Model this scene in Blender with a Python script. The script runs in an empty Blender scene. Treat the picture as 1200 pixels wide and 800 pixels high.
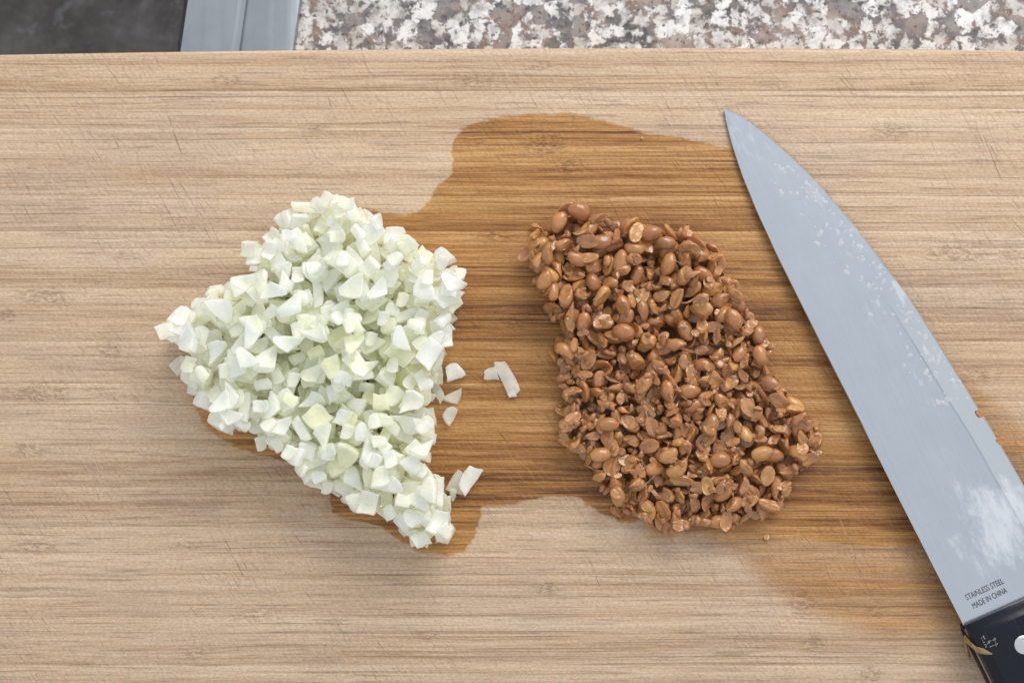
import bpy, bmesh, math, random
import numpy as np
from mathutils import Vector, Matrix, Quaternion, noise as mnoise

random.seed(7)
RNG = np.random.default_rng(7)
SC = bpy.context.scene
COL = SC.collection
R = math.radians

# ------------------------------------------------------------------ camera
FOCAL, SENSOR, TILT, DIST = 45.0, 36.0, R(5.0), 0.45
CAM_LOC = Vector((0.0, -DIST * math.sin(TILT), DIST * math.cos(TILT)))
cam_data = bpy.data.cameras.new('camera')
cam_data.lens, cam_data.sensor_width = FOCAL, SENSOR
cam_data.clip_start, cam_data.clip_end = 0.01, 50.0
cam_data.dof.use_dof = True
cam_data.dof.focus_distance = 0.44
cam_data.dof.aperture_fstop = 14.0
cam = bpy.data.objects.new('camera', cam_data)
cam.location = CAM_LOC
cam.rotation_euler = (TILT, 0, 0)
COL.objects.link(cam)
SC.camera = cam

# ------------------------------------------------------------------ world and lamps
world = bpy.data.worlds.new('World')
SC.world = world
world.use_nodes = True
bg = world.node_tree.nodes['Background']
bg.inputs[0].default_value = (0.92, 0.96, 1.0, 1)
bg.inputs[1].default_value = 0.74

def area(name, loc, target, sx, sy, power, color):
    d = bpy.data.lights.new(name, 'AREA')
    d.shape, d.size, d.size_y, d.energy, d.color = 'RECTANGLE', sx, sy, power, color
    o = bpy.data.objects.new(name, d)
    o.location = loc
    o.rotation_euler = (Vector(target) - Vector(loc)).to_track_quat('-Z', 'Y').to_euler()
    COL.objects.link(o)
    return o
# daylight from the kitchen window beyond the counter
area('window_light', (0.55, 1.10, 0.85), (0, 0, 0), 1.0, 0.8, 17.0, (1.0, 0.965, 0.92))

SC.view_settings.view_transform = 'Standard'
SC.view_settings.look = 'None'
SC.view_settings.gamma = 1.0
SC.view_settings.exposure = 0.06
SC.view_settings.use_curve_mapping = False
SC.render.engine = 'CYCLES'
SC.cycles.use_denoising = True
SC.cycles.max_bounces = 16
SC.cycles.diffuse_bounces = 12
SC.cycles.transparent_max_bounces = 32
SC.cycles.caustics_reflective = False
SC.cycles.caustics_refractive = False

# ------------------------------------------------------------------ helpers
_Rm = Matrix.Rotation(TILT, 3, 'X')
def P(px, py, z=0.0):
    """point of the height z that the photograph shows at pixel (px, py) of 1200 x 800"""
    k = SENSOR / FOCAL / 1200.0
    d = _Rm @ Vector(((px - 600) * k, (400 - py) * k, -1.0))
    t = (z - CAM_LOC.z) / d.z
    return CAM_LOC + d * t
MM = 0.001
def Pmm(px, py, z=0.0):
    v = P(px, py, z) * 1000
    return (v.x, v.y)

def tag(o, label=None, cat=None, group=None, kind=None):
    if label: o['label'] = label
    if cat: o['category'] = cat
    if group: o['group'] = group
    if kind: o['kind'] = kind
    return o

def link(name, me, mat=None, parent=None):
    o = bpy.data.objects.new(name, me)
    COL.objects.link(o)
    if mat and me and not me.materials: me.materials.append(mat)
    if parent: o.parent = parent
    return o

def empty(name, loc=(0, 0, 0)):
    o = bpy.data.objects.new(name, None)
    o.location = loc
    o.empty_display_size = 0.02
    COL.objects.link(o)
    return o

def mesh(name, verts, faces, smooth=None):
    me = bpy.data.meshes.new(name)
    me.from_pydata([tuple(v) for v in verts], [], faces)
    me.validate(); me.update()
    if smooth is not None:
        me.shade_smooth()
        if smooth < 179: me.set_sharp_from_angle(angle=R(smooth))
    return me

# ---- node helper
class NT:
    def __init__(self, name):
        self.mat = bpy.data.materials.new(name)
        self.mat.use_nodes = True
        self.t = self.mat.node_tree
        self.bsdf = self.t.nodes['Principled BSDF']
        self.out = self.t.nodes['Material Output']
    def node(self, typ, **kw):
        n = self.t.nodes.new(typ)
        for k, v in kw.items(): setattr(n, k, v)
        return n
    def put(self, sock, v):
        if isinstance(v, bpy.types.NodeSocket): self.t.links.new(v, sock)
        elif v is not None:
            if hasattr(sock.default_value, '__len__') and not hasattr(v, '__len__'): v = (v,) * len(sock.default_value)
            if hasattr(sock.default_value, '__len__') and len(sock.default_value) == 4 and len(v) == 3: v = (*v, 1)
            sock.default_value = v
    def math(self, op, a, b=None, c=None, clamp=False):
        n = self.node('ShaderNodeMath', operation=op, use_clamp=clamp)
        for i, v in enumerate((a, b, c)):
            if v is not None: self.put(n.inputs[i], v)
        return n.outputs[0]
    def vec(self, x, y, z):
        n = self.node('ShaderNodeCombineXYZ')
        for i, v in enumerate((x, y, z)): self.put(n.inputs[i], v)
        return n.outputs[0]
    def sep(self, v):
        n = self.node('ShaderNodeSeparateXYZ'); self.put(n.inputs[0], v)
        return n.outputs
    def map(self, v, scale=(1, 1, 1), loc=(0, 0, 0), rot=(0, 0, 0)):
        n = self.node('ShaderNodeMapping')
        self.put(n.inputs['Vector'], v)
        n.inputs['Scale'].default_value = scale
        n.inputs['Location'].default_value = loc
        n.inputs['Rotation'].default_value = rot
        return n.outputs[0]
    def noise(self, v, scale=1.0, detail=3.0, rough=0.5, dist=0.0, col=False):
        n = self.node('ShaderNodeTexNoise')
        self.put(n.inputs['Vector'], v)
        n.inputs['Scale'].default_value = scale
        n.inputs['Detail'].default_value = detail
        n.inputs['Roughness'].default_value = rough
        n.inputs['Distortion'].default_value = dist
        return n.outputs['Color' if col else 'Fac']
    def voro(self, v, scale=1.0, feature='F1', rnd=1.0, out='Distance'):
        n = self.node('ShaderNodeTexVoronoi', feature=feature)
        self.put(n.inputs['Vector'], v)
        n.inputs['Scale'].default_value = scale
        n.inputs['Randomness'].default_value = rnd
        return n.outputs[out]
    def step(self, v, lo, hi, a=0.0, b=1.0):
        n = self.node('ShaderNodeMapRange', interpolation_type='SMOOTHSTEP')
        self.put(n.inputs['Value'], v)
        self.put(n.inputs['From Min'], lo); self.put(n.inputs['From Max'], hi)
        self.put(n.inputs['To Min'], a); self.put(n.inputs['To Max'], b)
        return n.outputs[0]
    def mix(self, f, a, b, blend='MIX'):
        n = self.node('ShaderNodeMix', data_type='RGBA', blend_type=blend)
        self.put(n.inputs[0], f); self.put(n.inputs[6], a); self.put(n.inputs[7], b)
        return n.outputs[2]
    def ramp(self, f, stops):
        n = self.node('ShaderNodeValToRGB')
        e = n.color_ramp.elements
        while len(e) < len(stops): e.new(0.5)
        for el, (p, c) in zip(e, stops):
            el.position = p; el.color = (*c, 1)
        self.put(n.inputs[0], f)
        return n.outputs[0]
    def attr(self, name):
        return self.node('ShaderNodeAttribute', attribute_name=name).outputs['Fac']
    def obj(self): return self.node('ShaderNodeTexCoord').outputs['Object']
    def info(self, s): return self.node('ShaderNodeObjectInfo').outputs[s]
    def island(self): return self.node('ShaderNodeNewGeometry').outputs['Random Per Island']
    def bump(self, h, strength=0.3, dist=0.001, normal=None):
        n = self.node('ShaderNodeBump')
        self.put(n.inputs['Strength'], strength); n.inputs['Distance'].default_value = dist
        self.put(n.inputs['Height'], h)
        if normal is not None: self.put(n.inputs['Normal'], normal)
        return n.outputs[0]
    def set(self, **kw):
        for k, v in kw.items(): self.put(self.bsdf.inputs[k.replace('_', ' ')], v)
        return self.mat

# ---- 2d geometry (millimetres)
def seg_dist(pts, poly):
    """signed distance of points to a closed polygon, inside positive"""
    pts = np.asarray(pts, float); poly = np.asarray(poly, float)
    d = np.full(len(pts), 1e9); inside = np.zeros(len(pts), bool)
    for a, b in zip(poly, np.roll(poly, -1, 0)):
        ab = b - a
        t = np.clip(((pts - a) @ ab) / max(ab @ ab, 1e-9), 0, 1)
        d = np.minimum(d, np.hypot(*(pts - a - t[:, None] * ab).T))
        c = (a[1] > pts[:, 1]) != (b[1] > pts[:, 1])
        if abs(b[1] - a[1]) > 1e-12:
            inside ^= c & (pts[:, 0] < (b[0] - a[0]) * (pts[:, 1] - a[1]) / (b[1] - a[1]) + a[0])
    return np.where(inside, d, -d)
def sstep(x, lo, hi):
    t = np.clip((x - lo) / (hi - lo), 0, 1)
    return t * t * (3 - 2 * t)
def poly_mm(px): return [Pmm(*p) for p in px]

# ------------------------------------------------------------------ materials
def mat_bamboo():
    g = NT('bamboo')
    co = g.obj(); X, Y, Z = g.sep(co)
    r = g.info('Random')
    wet_d, damp_brown, knot = g.attr('wet_distance'), g.attr('damp_brown'), g.attr('knot')
    # fibre coordinates, waved a little, and more around the knuckles
    wob = g.noise(g.map(co, (9, 30, 1)), 1, 2)
    kn = g.noise(g.map(co, (160, 420, 1)), 1, 3, 0.6)
    yy = g.math('ADD', Y, g.math('MULTIPLY', g.math('SUBTRACT', wob, 0.5), 0.0022))
    yy = g.math('ADD', yy, g.math('MULTIPLY', g.math('MULTIPLY', g.math('SUBTRACT', kn, 0.5), knot), 0.0035))
    fx = g.math('ADD', X, g.math('MULTIPLY', r, 13.7))
    fv = g.vec(fx, yy, g.math('MULTIPLY', r, 5.1))
    broad = g.noise(g.map(fv, (4, 210, 1)), 1, 3, 0.55)
    mid = g.noise(g.map(fv, (16, 760, 1)), 1, 4, 0.62)
    fine = g.noise(g.map(fv, (55, 1500, 1)), 1, 3, 0.7)
    lines = g.noise(g.map(fv, (4, 900, 1), (3.1, 7.7, 2)), 1, 2, 0.5)
    pale = g.noise(g.map(fv, (5, 820, 1), (8.3, 1.7, 5)), 1, 2, 0.5)
    dashes = g.noise(g.map(fv, (42, 1250, 1), (1.3, 4.7, 8)), 1, 2, 0.5)
    patch = g.noise(g.map(co, (16, 38, 1), (2.2, 5.0, 0)), 1, 3, 0.55)
    tone = g.math('ADD', g.math('MULTIPLY', broad, 0.28), g.math('MULTIPLY', mid, 0.40))
    tone = g.math('ADD', tone, g.math('MULTIPLY', fine, 0.32))
    tone = g.math('ADD', tone, g.math('MULTIPLY', g.math('SUBTRACT', r, 0.5), 0.10))
    dry = g.ramp(tone, [(0.36, (0.375, 0.238, 0.140)), (0.46, (0.530, 0.368, 0.240)), (0.54, (0.597, 0.432, 0.296)), (0.66, (0.685, 0.520, 0.378))])
    greyed = g.ramp(tone, [(0.36, (0.335, 0.222, 0.155)), (0.5, (0.505, 0.360, 0.262)), (0.66, (0.607, 0.468, 0.362))])
    dry = g.mix(g.step(patch, 0.44, 0.64, 0.0, 0.65), dry, greyed)
    # warmer honey tone towards the far edge and the right end
    honey = g.ramp(tone, [(0.36, (0.380, 0.230, 0.125)), (0.48, (0.545, 0.380, 0.245)), (0.66, (0.690, 0.530, 0.380))])
    hz = g.math('ADD', g.step(Y, 0.062, 0.100), g.math('MULTIPLY', g.step(X, 0.10, 0.19), 0.30), clamp=True)
    dry = g.mix(g.math('MULTIPLY', hz, 0.75), dry, honey)
    wetc = g.ramp(tone, [(0.38, (0.120, 0.040, 0.009)), (0.45, (0.285, 0.118, 0.027)), (0.53, (0.425, 0.200, 0.054)), (0.64, (0.570, 0.325, 0.125))])
    e = g.noise(g.map(co, (1, 1, 1)), 260, 3, 0.6)
    wd = g.math('ADD', wet_d, g.math('MULTIPLY', g.math('SUBTRACT', e, 0.5), 2.2))
    wd = g.math('ADD', wd, g.math('MULTIPLY', g.math('SUBTRACT', mid, 0.5), 3.0))
    wd = g.math('ADD', wd, g.math('MULTIPLY', g.math('SUBTRACT', broad, 0.5), 3.5))
    wet = g.step(wd, -0.45, 0.55)
    dmp_brown = g.math('MULTIPLY', damp_brown, g.step(g.math('ADD', broad, g.math('MULTIPLY', mid, 0.6)), 0.62, 0.98, 0.55, 1.15), clamp=True)
    w = g.math('MAXIMUM', g.math('MULTIPLY', wet, 0.95), dmp_brown)
    col = g.mix(w, dry, wetc)
    # dark vascular lines, pale lines, short dashes
    dl = g.step(lines, 0.63, 0.69)
    col = g.mix(g.math('MULTIPLY', dl, 0.48), col, g.mix(w, (0.270, 0.165, 0.098), (0.120, 0.040, 0.011)))
    pl = g.step(pale, 0.61, 0.69)
    col = g.mix(g.math('MULTIPLY', pl, 0.40), col, g.mix(w, (0.640, 0.500, 0.380), (0.520, 0.290, 0.110)))
    ds = g.step(dashes, 0.60, 0.66)
    col = g.mix(g.math('MULTIPLY', ds, 0.40), col, g.mix(w, (0.210, 0.135, 0.090), (0.130, 0.045, 0.012)))
    # knuckles: broken, mottled grain
    km = g.noise(g.map(co, (330, 800, 1)), 1, 3, 0.7)
    kd = g.math('MULTIPLY', g.step(km, 0.46, 0.60), g.step(knot, 0.05, 0.75))
    col = g.mix(g.math('MULTIPLY', kd, 0.42), col, g.mix(w, (0.225, 0.140, 0.090), (0.125, 0.048, 0.016)))
    kl = g.math('MULTIPLY', g.step(km, 0.46, 0.36), knot)
    col = g.mix(g.math('MULTIPLY', kl, 0.45), col, g.mix(w, (0.60, 0.46, 0.34), (0.50, 0.27, 0.10)))
    # knife cuts: three slanting families
    cuts = None
    for i, (ang, sx, sy, lo, hi) in enumerate(((62, 26, 1300, 0.68, 0.72), (52, 55, 1800, 0.67, 0.71), (70, 20, 950, 0.695, 0.725))):
        v = g.map(g.map(co, (1, 1, 1), (0, 0, 0), (0, 0, R(ang))), (sx, sy, 1), (3.3 * i, 1.9 * i, 0))
        c = g.step(g.noise(v, 1, 2, 0.45), lo, hi)
        cuts = c if cuts is None else g.math('MAXIMUM', cuts, c)
    cm = g.step(g.noise(g.map(co, (1, 1, 1), (4, 1, 0)), 22, 2), 0.36, 0.58, 0.25, 1.0)
    cuts = g.math('MULTIPLY', cuts, cm)
    cd = g.noise(g.map(co, (1, 1, 1), (9, 3, 0)), 120, 2)
    cutcol = g.mix(g.step(cd, 0.52, 0.62), g.mix(w, (0.66, 0.48, 0.37), (0.44, 0.23, 0.085)), g.mix(w, (0.24, 0.155, 0.105), (0.16, 0.06, 0.02)))
    col = g.mix(g.math('MULTIPLY', cuts, 0.58), col, cutcol)
    # fine cross hatching of a much used board
    hv = g.map(g.map(co, (1, 1, 1), (0, 0, 0), (0, 0, R(48))), (240, 1100, 1))
    hatch = g.noise(hv, 1, 2, 0.6)
    hm = g.math('MULTIPLY', g.step(hatch, 0.52, 0.68), cm)
    col = g.mix(g.math('MULTIPLY', hm, 0.20), col, g.mix(w, (0.62, 0.50, 0.40), (0.50, 0.27, 0.10)))
    hl = g.math('MULTIPLY', g.step(hatch, 0.46, 0.34), cm)
    col = g.mix(g.math('MULTIPLY', hl, 0.18), col, g.mix(w, (0.22, 0.145, 0.10), (0.15, 0.055, 0.018)))
    grit = g.noise(g.map(co, (800, 1300, 1), (2, 6, 0)), 1, 3, 0.75)
    gm = g.step(grit, 0.36, 0.64, 0.88, 1.12)
    col = g.mix(1.0, col, g.vec(gm, gm, gm), 'MULTIPLY')
    hgt = g.math('ADD', g.math('MULTIPLY', mid, 0.5), g.math('MULTIPLY', fine, 0.35))
    hgt = g.math('ADD', hgt, g.math('MULTIPLY', g.math('MULTIPLY', hatch, cm), 0.35))
    hgt = g.math('ADD', hgt, g.math('MULTIPLY', grit, 0.18))
    hgt = g.math('SUBTRACT', hgt, g.math('MULTIPLY', cuts, 0.5))
    hgt = g.math('SUBTRACT', hgt, g.math('MULTIPLY', dl, 0.3))
    hgt = g.math('SUBTRACT', hgt, g.math('MULTIPLY', kd, 0.5))
    nrm = g.bump(hgt, 0.75, 0.0005)
    rough = g.math('SUBTRACT', 0.68, g.math('MULTIPLY', w, 0.26))
    return g.set(Base_Color=col, Roughness=rough, Normal=nrm, Specular_IOR_Level=0.32)

def mat_onion(name='onion_flesh', clear=0.0):
    g = NT(name)
    co = g.obj()
    tint = g.info('Color')
    r = g.math('FRACT', g.math('ADD', g.info('Random'), g.island()))
    v = g.map(co, (1, 1, 1))
    rib = g.noise(g.map(v, (160, 900, 700)), 1, 3, 0.6)
    soft = g.noise(v, 190, 3, 0.5)
    col = g.mix(g.step(soft, 0.35, 0.7, 0.0, 0.35), tint, (0.988, 0.99, 0.93))
    col = g.mix(g.step(rib, 0.55, 0.75, 0.0, 0.28), col, (0.95, 0.97, 0.82))
    h = g.math('ADD', g.math('MULTIPLY', rib, 0.5), g.math('MULTIPLY', g.noise(v, 500, 2), 0.5))
    g.bsdf.subsurface_method = 'RANDOM_WALK'
    g.bsdf.inputs['Subsurface Radius'].default_value = (0.9, 0.9, 1.25)
    return g.set(Base_Color=col, Roughness=g.step(soft, 0.3, 0.7, 0.16, 0.36), Normal=g.bump(h, 0.35, 0.0004),
                 Subsurface_Weight=1.0, Subsurface_Scale=0.0019, Coat_Weight=0.8, Coat_Roughness=0.05, Coat_IOR=1.40, IOR=1.36, Alpha=g.step(soft, 0.3, 0.7, 0.76 - clear, 0.56 - clear), Specular_IOR_Level=0.5)

def mat_bean():
    g = NT('fermented_bean')
    co = g.obj()
    tint = g.info('Color')
    isl = g.island()
    r = g.math('FRACT', g.math('ADD', g.info('Random'), isl))
    ov = g.node('ShaderNodeVectorMath', operation='ADD')
    g.put(ov.inputs[0], co); g.put(ov.inputs[1], g.vec(r, g.math('MULTIPLY', r, 7.0), r))
    v = ov.outputs[0]
    n1 = g.noise(v, 330, 3, 0.55)
    n2 = g.noise(v, 900, 3, 0.6)
    slime = g.noise(v, 170, 3, 0.55, 0.6)
    col = g.mix(g.step(n1, 0.35, 0.68), g.mix(0.40, tint, (0.230, 0.090, 0.030)), tint)
    col = g.mix(g.step(n2, 0.56, 0.72, 0.0, 0.25), col, (0.56, 0.29, 0.13))
    col = g.mix(g.step(r, 0.0, 1.0, 0.0, 0.35), col, (0.33, 0.14, 0.045))
    # cut faces are paler
    cut = g.attr('cut_face')
    col = g.mix(g.math('MULTIPLY', cut, g.step(n1, 0.3, 0.6, 0.1, 0.5)), col, (0.56, 0.295, 0.120))
    # milky slime lying over some of the beans
    sl = g.step(slime, 0.62, 0.76, 0.0, 0.22)
    col = g.mix(sl, col, (0.70, 0.52, 0.36))
    h = g.math('ADD', g.math('MULTIPLY', n2, 0.5), g.math('MULTIPLY', n1, 0.7))
    nb = g.bump(h, 0.55, 0.0006)
    cb = g.bump(g.noise(v, 380, 2, 0.5), 0.4, 0.0008)
    g.bsdf.inputs['Subsurface Radius'].default_value = (1.0, 0.42, 0.18)
    return g.set(Base_Color=col, Roughness=0.38, Normal=nb, Subsurface_Weight=0.5, Subsurface_Scale=0.0020,
                 Coat_Weight=1.0, Coat_Roughness=0.09, Coat_IOR=1.40, Coat_Normal=cb, Specular_IOR_Level=0.4)

def mat_slime():
    g = NT('bean_slime')
    return g.set(Base_Color=(0.78, 0.66, 0.55), Roughness=0.15, Alpha=0.45, Specular_IOR_Level=0.6)

def mat_steel_blade():
    g = NT('blade_steel')
    co = g.obj(); X, Y, Z = g.sep(co)     # X runs from heel to tip, Y from spine to edge, metres
    brush = g.noise(g.map(co, (260, 9, 9)), 1, 3, 0.6)
    n = g.noise(g.map(co, (0.7, 1.5, 1)), 60, 6, 0.68)
    n3 = g.noise(g.map(co, (0.6, 1.8, 1), (3, 1, 0)), 260, 3, 0.6)
    # dried wash marks near the heel: cloud with a ragged outline
    dx = g.math('DIVIDE', g.math('SUBTRACT', X, 0.025), 0.017)
    dy = g.math('DIVIDE', g.math('SUBTRACT', Y, 0.024), 0.014)
    rr = g.math('SQRT', g.math('ADD', g.math('MULTIPLY', dx, dx), g.math('MULTIPLY', dy, dy)))
    cloud = g.step(g.math('ADD', g.math('SUBTRACT', 1.0, rr), g.math('MULTIPLY', g.math('SUBTRACT', n, 0.5), 3.2)), -0.05, 0.60)
    cloud = g.math('MULTIPLY', cloud, g.step(n3, 0.25, 0.6, 0.4, 1.0))
    # watery streak along the grind line and the edge
    bx = g.noise(g.map(co, (60, 150, 1), (5, 2, 0)), 1, 4, 0.65)
    band = g.math('MULTIPLY', g.step(X, 0.060, 0.085), g.step(X, 0.200, 0.150))
    band = g.math('MULTIPLY', band, g.step(Y, 0.010, 0.026))
    spots = g.math('MULTIPLY', g.step(bx, 0.58, 0.66), band)
    tipm = g.math('MULTIPLY', g.step(X, 0.165, 0.185), g.step(n3, 0.5, 0.62))
    film = g.math('MAXIMUM', g.math('MULTIPLY', cloud, 0.40), g.math('MULTIPLY', spots, 0.20))
    film = g.math('MAXIMUM', film, g.math('MULTIPLY', tipm, 0.08))
    base = g.mix(g.step(n, 0.3, 0.7), (0.590, 0.640, 0.700), (0.640, 0.675, 0.730))
    lines = g.noise(g.map(co, (7, 2200, 1), (1, 2, 0)), 1, 3, 0.6)
    base = g.mix(g.step(lines, 0.40, 0.70, 0.0, 0.22), base, (0.48, 0.52, 0.58))
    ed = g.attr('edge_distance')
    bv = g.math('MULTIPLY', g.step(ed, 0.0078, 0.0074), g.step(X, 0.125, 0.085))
    ln = g.math('MULTIPLY', g.math('MULTIPLY', g.step(ed, 0.0084, 0.0079), g.step(ed, 0.0072, 0.0077)), g.step(X, 0.125, 0.085))
    base = g.mix(g.math('MULTIPLY', bv, 0.6), base, (0.72, 0.75, 0.785))  # the bevel's paler reflection is put into its colour
    base = g.mix(g.math('MULTIPLY', ln, 0.5), base, (0.40, 0.43, 0.48))
    col = g.mix(film, base, (0.86, 0.88, 0.92))
    met = g.math('SUBTRACT', 1.0, film)
    ro = g.math('ADD', g.step(brush, 0.3, 0.7, 0.21, 0.23), g.math('MULTIPLY', film, 0.3))
    return g.set(Base_Color=col, Metallic=met, Roughness=ro, Normal=g.bump(g.math('ADD', brush, g.math('MULTIPLY', n3, 0.4)), 0.015, 0.0003))

def mat_steel_plain(name, col=(0.62, 0.64, 0.67), rough=0.28, scale=(8, 300, 300)):
    g = NT(name)
    co = g.obj()
    b = g.noise(g.map(co, scale), 1, 3, 0.6)
    n = g.noise(co, 40, 4, 0.6)
    c = g.mix(g.step(n, 0.3, 0.7), tuple(x * 0.86 for x in col), col)
    return g.set(Base_Color=c, Metallic=1.0, Roughness=g.step(b, 0.3, 0.7, rough * 0.8, rough * 1.25), Normal=g.bump(b, 0.08, 0.0003))

def mat_handle():
    g = NT('handle_plastic')
    co = g.obj()
    n = g.noise(co, 120, 4, 0.65)
    s = g.noise(g.map(co, (90, 900, 900)), 1, 3, 0.6)
    col = g.mix(g.step(s, 0.6, 0.75, 0.0, 0.35), (0.006, 0.008, 0.015), (0.025, 0.03, 0.045))
    return g.set(Base_Color=col, Roughness=g.step(n, 0.3, 0.7, 0.28, 0.45), Normal=g.bump(n, 0.12, 0.0003), Specular_IOR_Level=0.28)

def mat_granite():
    g = NT('granite')
    co = g.obj()
    w = g.noise(co, 90, 3, 0.6, col=True)
    wv = g.node('ShaderNodeVectorMath', operation='MULTIPLY_ADD')
    g.put(wv.inputs[0], w); wv.inputs[1].default_value = (0.005, 0.005, 0.005); g.put(wv.inputs[2], co)
    v = wv.outputs[0]
    big = g.noise(v, 70, 6, 0.66)
    kind = g.noise(g.map(v, (1, 1, 1), (4.7, 9.1, 0)), 48, 5, 0.62)
    fleck = g.noise(g.map(v, (1, 1, 1), (7.7, 0.1, 0)), 330, 5, 0.72)
    rag = g.noise(g.map(v, (1, 1, 1), (1.7, 3.1, 0)), 190, 6, 0.70)
    edge = g.voro(v, 140, 'DISTANCE_TO_EDGE')
    cell = g.voro(v, 140, 'F1', 1.0, 'Color')
    cr = g.sep(cell)[0]
    col = g.ramp(cr, [(0.0, (0.50, 0.455, 0.42)), (0.25, (0.66, 0.64, 0.62)), (0.55, (0.80, 0.80, 0.81)), (1.0, (0.72, 0.68, 0.64))])
    col = g.mix(g.step(big, 0.42, 0.60, 0.0, 0.3), col, (0.82, 0.80, 0.785))
    sh = g.step(rag, 0.36, 0.62, 0.55, 1.04)
    col = g.mix(1.0, col, g.vec(sh, sh, sh), 'MULTIPLY')
    net = g.step(g.math('ADD', edge, g.math('MULTIPLY', g.math('SUBTRACT', rag, 0.5), 1.5)), 0.16, 0.0)
    net = g.math('MAXIMUM', net, g.step(cr, 0.80, 0.86, 0.0, 0.85))
    netc = g.ramp(kind, [(0.38, (0.070, 0.062, 0.066)), (0.47, (0.165, 0.152, 0.155)), (0.53, (0.225, 0.15, 0.12)), (0.62, (0.33, 0.27, 0.24))])
    col = g.mix(g.math('MULTIPLY', net, 0.92), col, netc)
    col = g.mix(g.step(fleck, 0.555, 0.63, 0.0, 0.85), col, (0.085, 0.07, 0.068))
    col = g.mix(g.step(fleck, 0.40, 0.33, 0.0, 0.55), col, (0.84, 0.84, 0.85))
    return g.set(Base_Color=col, Roughness=g.step(big, 0.3, 0.7, 0.30, 0.22), Specular_IOR_Level=0.4)

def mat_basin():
    g = NT('shaded_basin_steel')
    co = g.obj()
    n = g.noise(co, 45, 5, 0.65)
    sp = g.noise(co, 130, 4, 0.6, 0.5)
    c = g.mix(g.step(n, 0.35, 0.7), (0.100, 0.090, 0.086), (0.175, 0.162, 0.156))  # shade and dark reflections put into the steel's base colour
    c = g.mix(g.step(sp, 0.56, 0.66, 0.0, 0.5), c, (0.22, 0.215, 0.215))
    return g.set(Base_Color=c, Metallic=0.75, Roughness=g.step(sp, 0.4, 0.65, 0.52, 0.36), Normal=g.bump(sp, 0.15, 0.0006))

def mat_flat(name, col, rough=0.5, var=0.2, scale=400):
    g = NT(name)
    n = g.noise(g.obj(), scale, 3, 0.6)
    return g.set(Base_Color=g.mix(g.step(n, 0.3, 0.7), tuple(c * (1 - var) for c in col), col), Roughness=rough, Normal=g.bump(n, 0.15, 0.0003))

M = dict(bamboo=mat_bamboo(), onion=mat_onion(), onion_clear=mat_onion('onion_flesh_clear', 0.20), bean=mat_bean(), slime=mat_slime(),
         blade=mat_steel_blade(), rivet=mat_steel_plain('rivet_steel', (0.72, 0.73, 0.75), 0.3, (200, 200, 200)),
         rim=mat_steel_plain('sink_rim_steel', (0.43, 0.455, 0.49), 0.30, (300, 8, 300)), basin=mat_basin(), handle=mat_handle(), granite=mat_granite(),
         ink=mat_flat('etched_ink', (0.055, 0.058, 0.075), 0.5, 0.5, 900), tan=mat_flat('dried_residue', (0.42, 0.29, 0.13), 0.55, 0.45, 700),
         scuff=mat_flat('scuff', (0.34, 0.34, 0.36), 0.6, 0.3, 700), starch=mat_flat('dried_starch', (0.80, 0.83, 0.88), 0.35, 0.1, 500))
M['starch'].node_tree.nodes['Principled BSDF'].inputs['Alpha'].default_value = 0.5

# ------------------------------------------------------------------ the setting: granite counter with the sink let into it
BOARD_T = 0.025
CZ = -BOARD_T - 0.002                    # counter top; the board stands on small feet
rimA, rimB = P(345, 55, CZ + 0.003), P(352.5, 0, CZ + 0.003)
sink_dir = (rimB - rimA).normalized()
SANG = math.atan2(sink_dir.y, sink_dir.x) - math.pi / 2
SINK_O = Vector((rimA.x, rimA.y, CZ))
SM = Matrix.Translation(SINK_O) @ Matrix.Rotation(SANG, 4, 'Z')     # sink frame: x = 0 at the outer rim edge, basin towards -x
SX0, SX1, SY0, SY1 = -0.46, 0.0, -0.13, 0.30                        # outer rim of the sink
def sink_pt(x, y, z): return SM @ Vector((x, y, z))

def rounded_rect(x0, x1, y0, y1, r, n=6):
    out = []
    for cx, cy, a0 in ((x1 - r, y1 - r, 0), (x0 + r, y1 - r, 90), (x0 + r, y0 + r, 180), (x1 - r, y0 + r, 270)):
        for i in range(n + 1):
            a = R(a0 + 90 * i / n)
            out.append((cx + r * math.cos(a), cy + r * math.sin(a)))
    return out
def loft(name, rings, mat, parent=None, smooth=35, cap=True, capstart=False):
    n = len(rings[0]); vs = [v for ring in rings for v in ring]; fs = []
    for k in range(len(rings) - 1):
        for i in range(n):
            a, b = k * n + i, k * n + (i + 1) % n
            fs.append((a, b, b + n, a + n))
    if cap: fs.append(tuple(range((len(rings) - 1) * n, len(rings) * n)))
    if capstart: fs.append(tuple(reversed(range(n))))
    return link(name, mesh(name, vs, fs, smooth), mat, parent)

hole = [sink_pt(x, y, 0) for x, y in rounded_rect(SX0 + 0.012, SX1 - 0.012, SY0 + 0.012, SY1 - 0.012, 0.03)]
outer = []
cxm = sum((h.x for h in hole)) / len(hole); cym = sum((h.y for h in hole)) / len(hole)
for h in hole:                             # outer border of the slab met by rays from the hole centre
    dx, dy = h.x - cxm, h.y - cym
    k = min((( 0.9 if dx > 0 else -1.0) - cxm) / dx if abs(dx) > 1e-6 else 1e9, ((0.75 if dy > 0 else -0.55) - cym) / dy if abs(dy) > 1e-6 else 1e9)
    outer.append(Vector((cxm + dx * k, cym + dy * k, CZ)))
corner_fix = {(-1.0, -0.55), (0.9, -0.55), (0.9, 0.75), (-1.0, 0.75)}
for c in corner_fix:
    i = min(range(len(outer)), key=lambda j: (outer[j].x - c[0]) ** 2 + (outer[j].y - c[1]) ** 2)
    outer[i] = Vector((c[0], c[1], CZ))
low = lambda ring, dz: [Vector((v.x, v.y, CZ + dz)) for v in ring]
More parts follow.
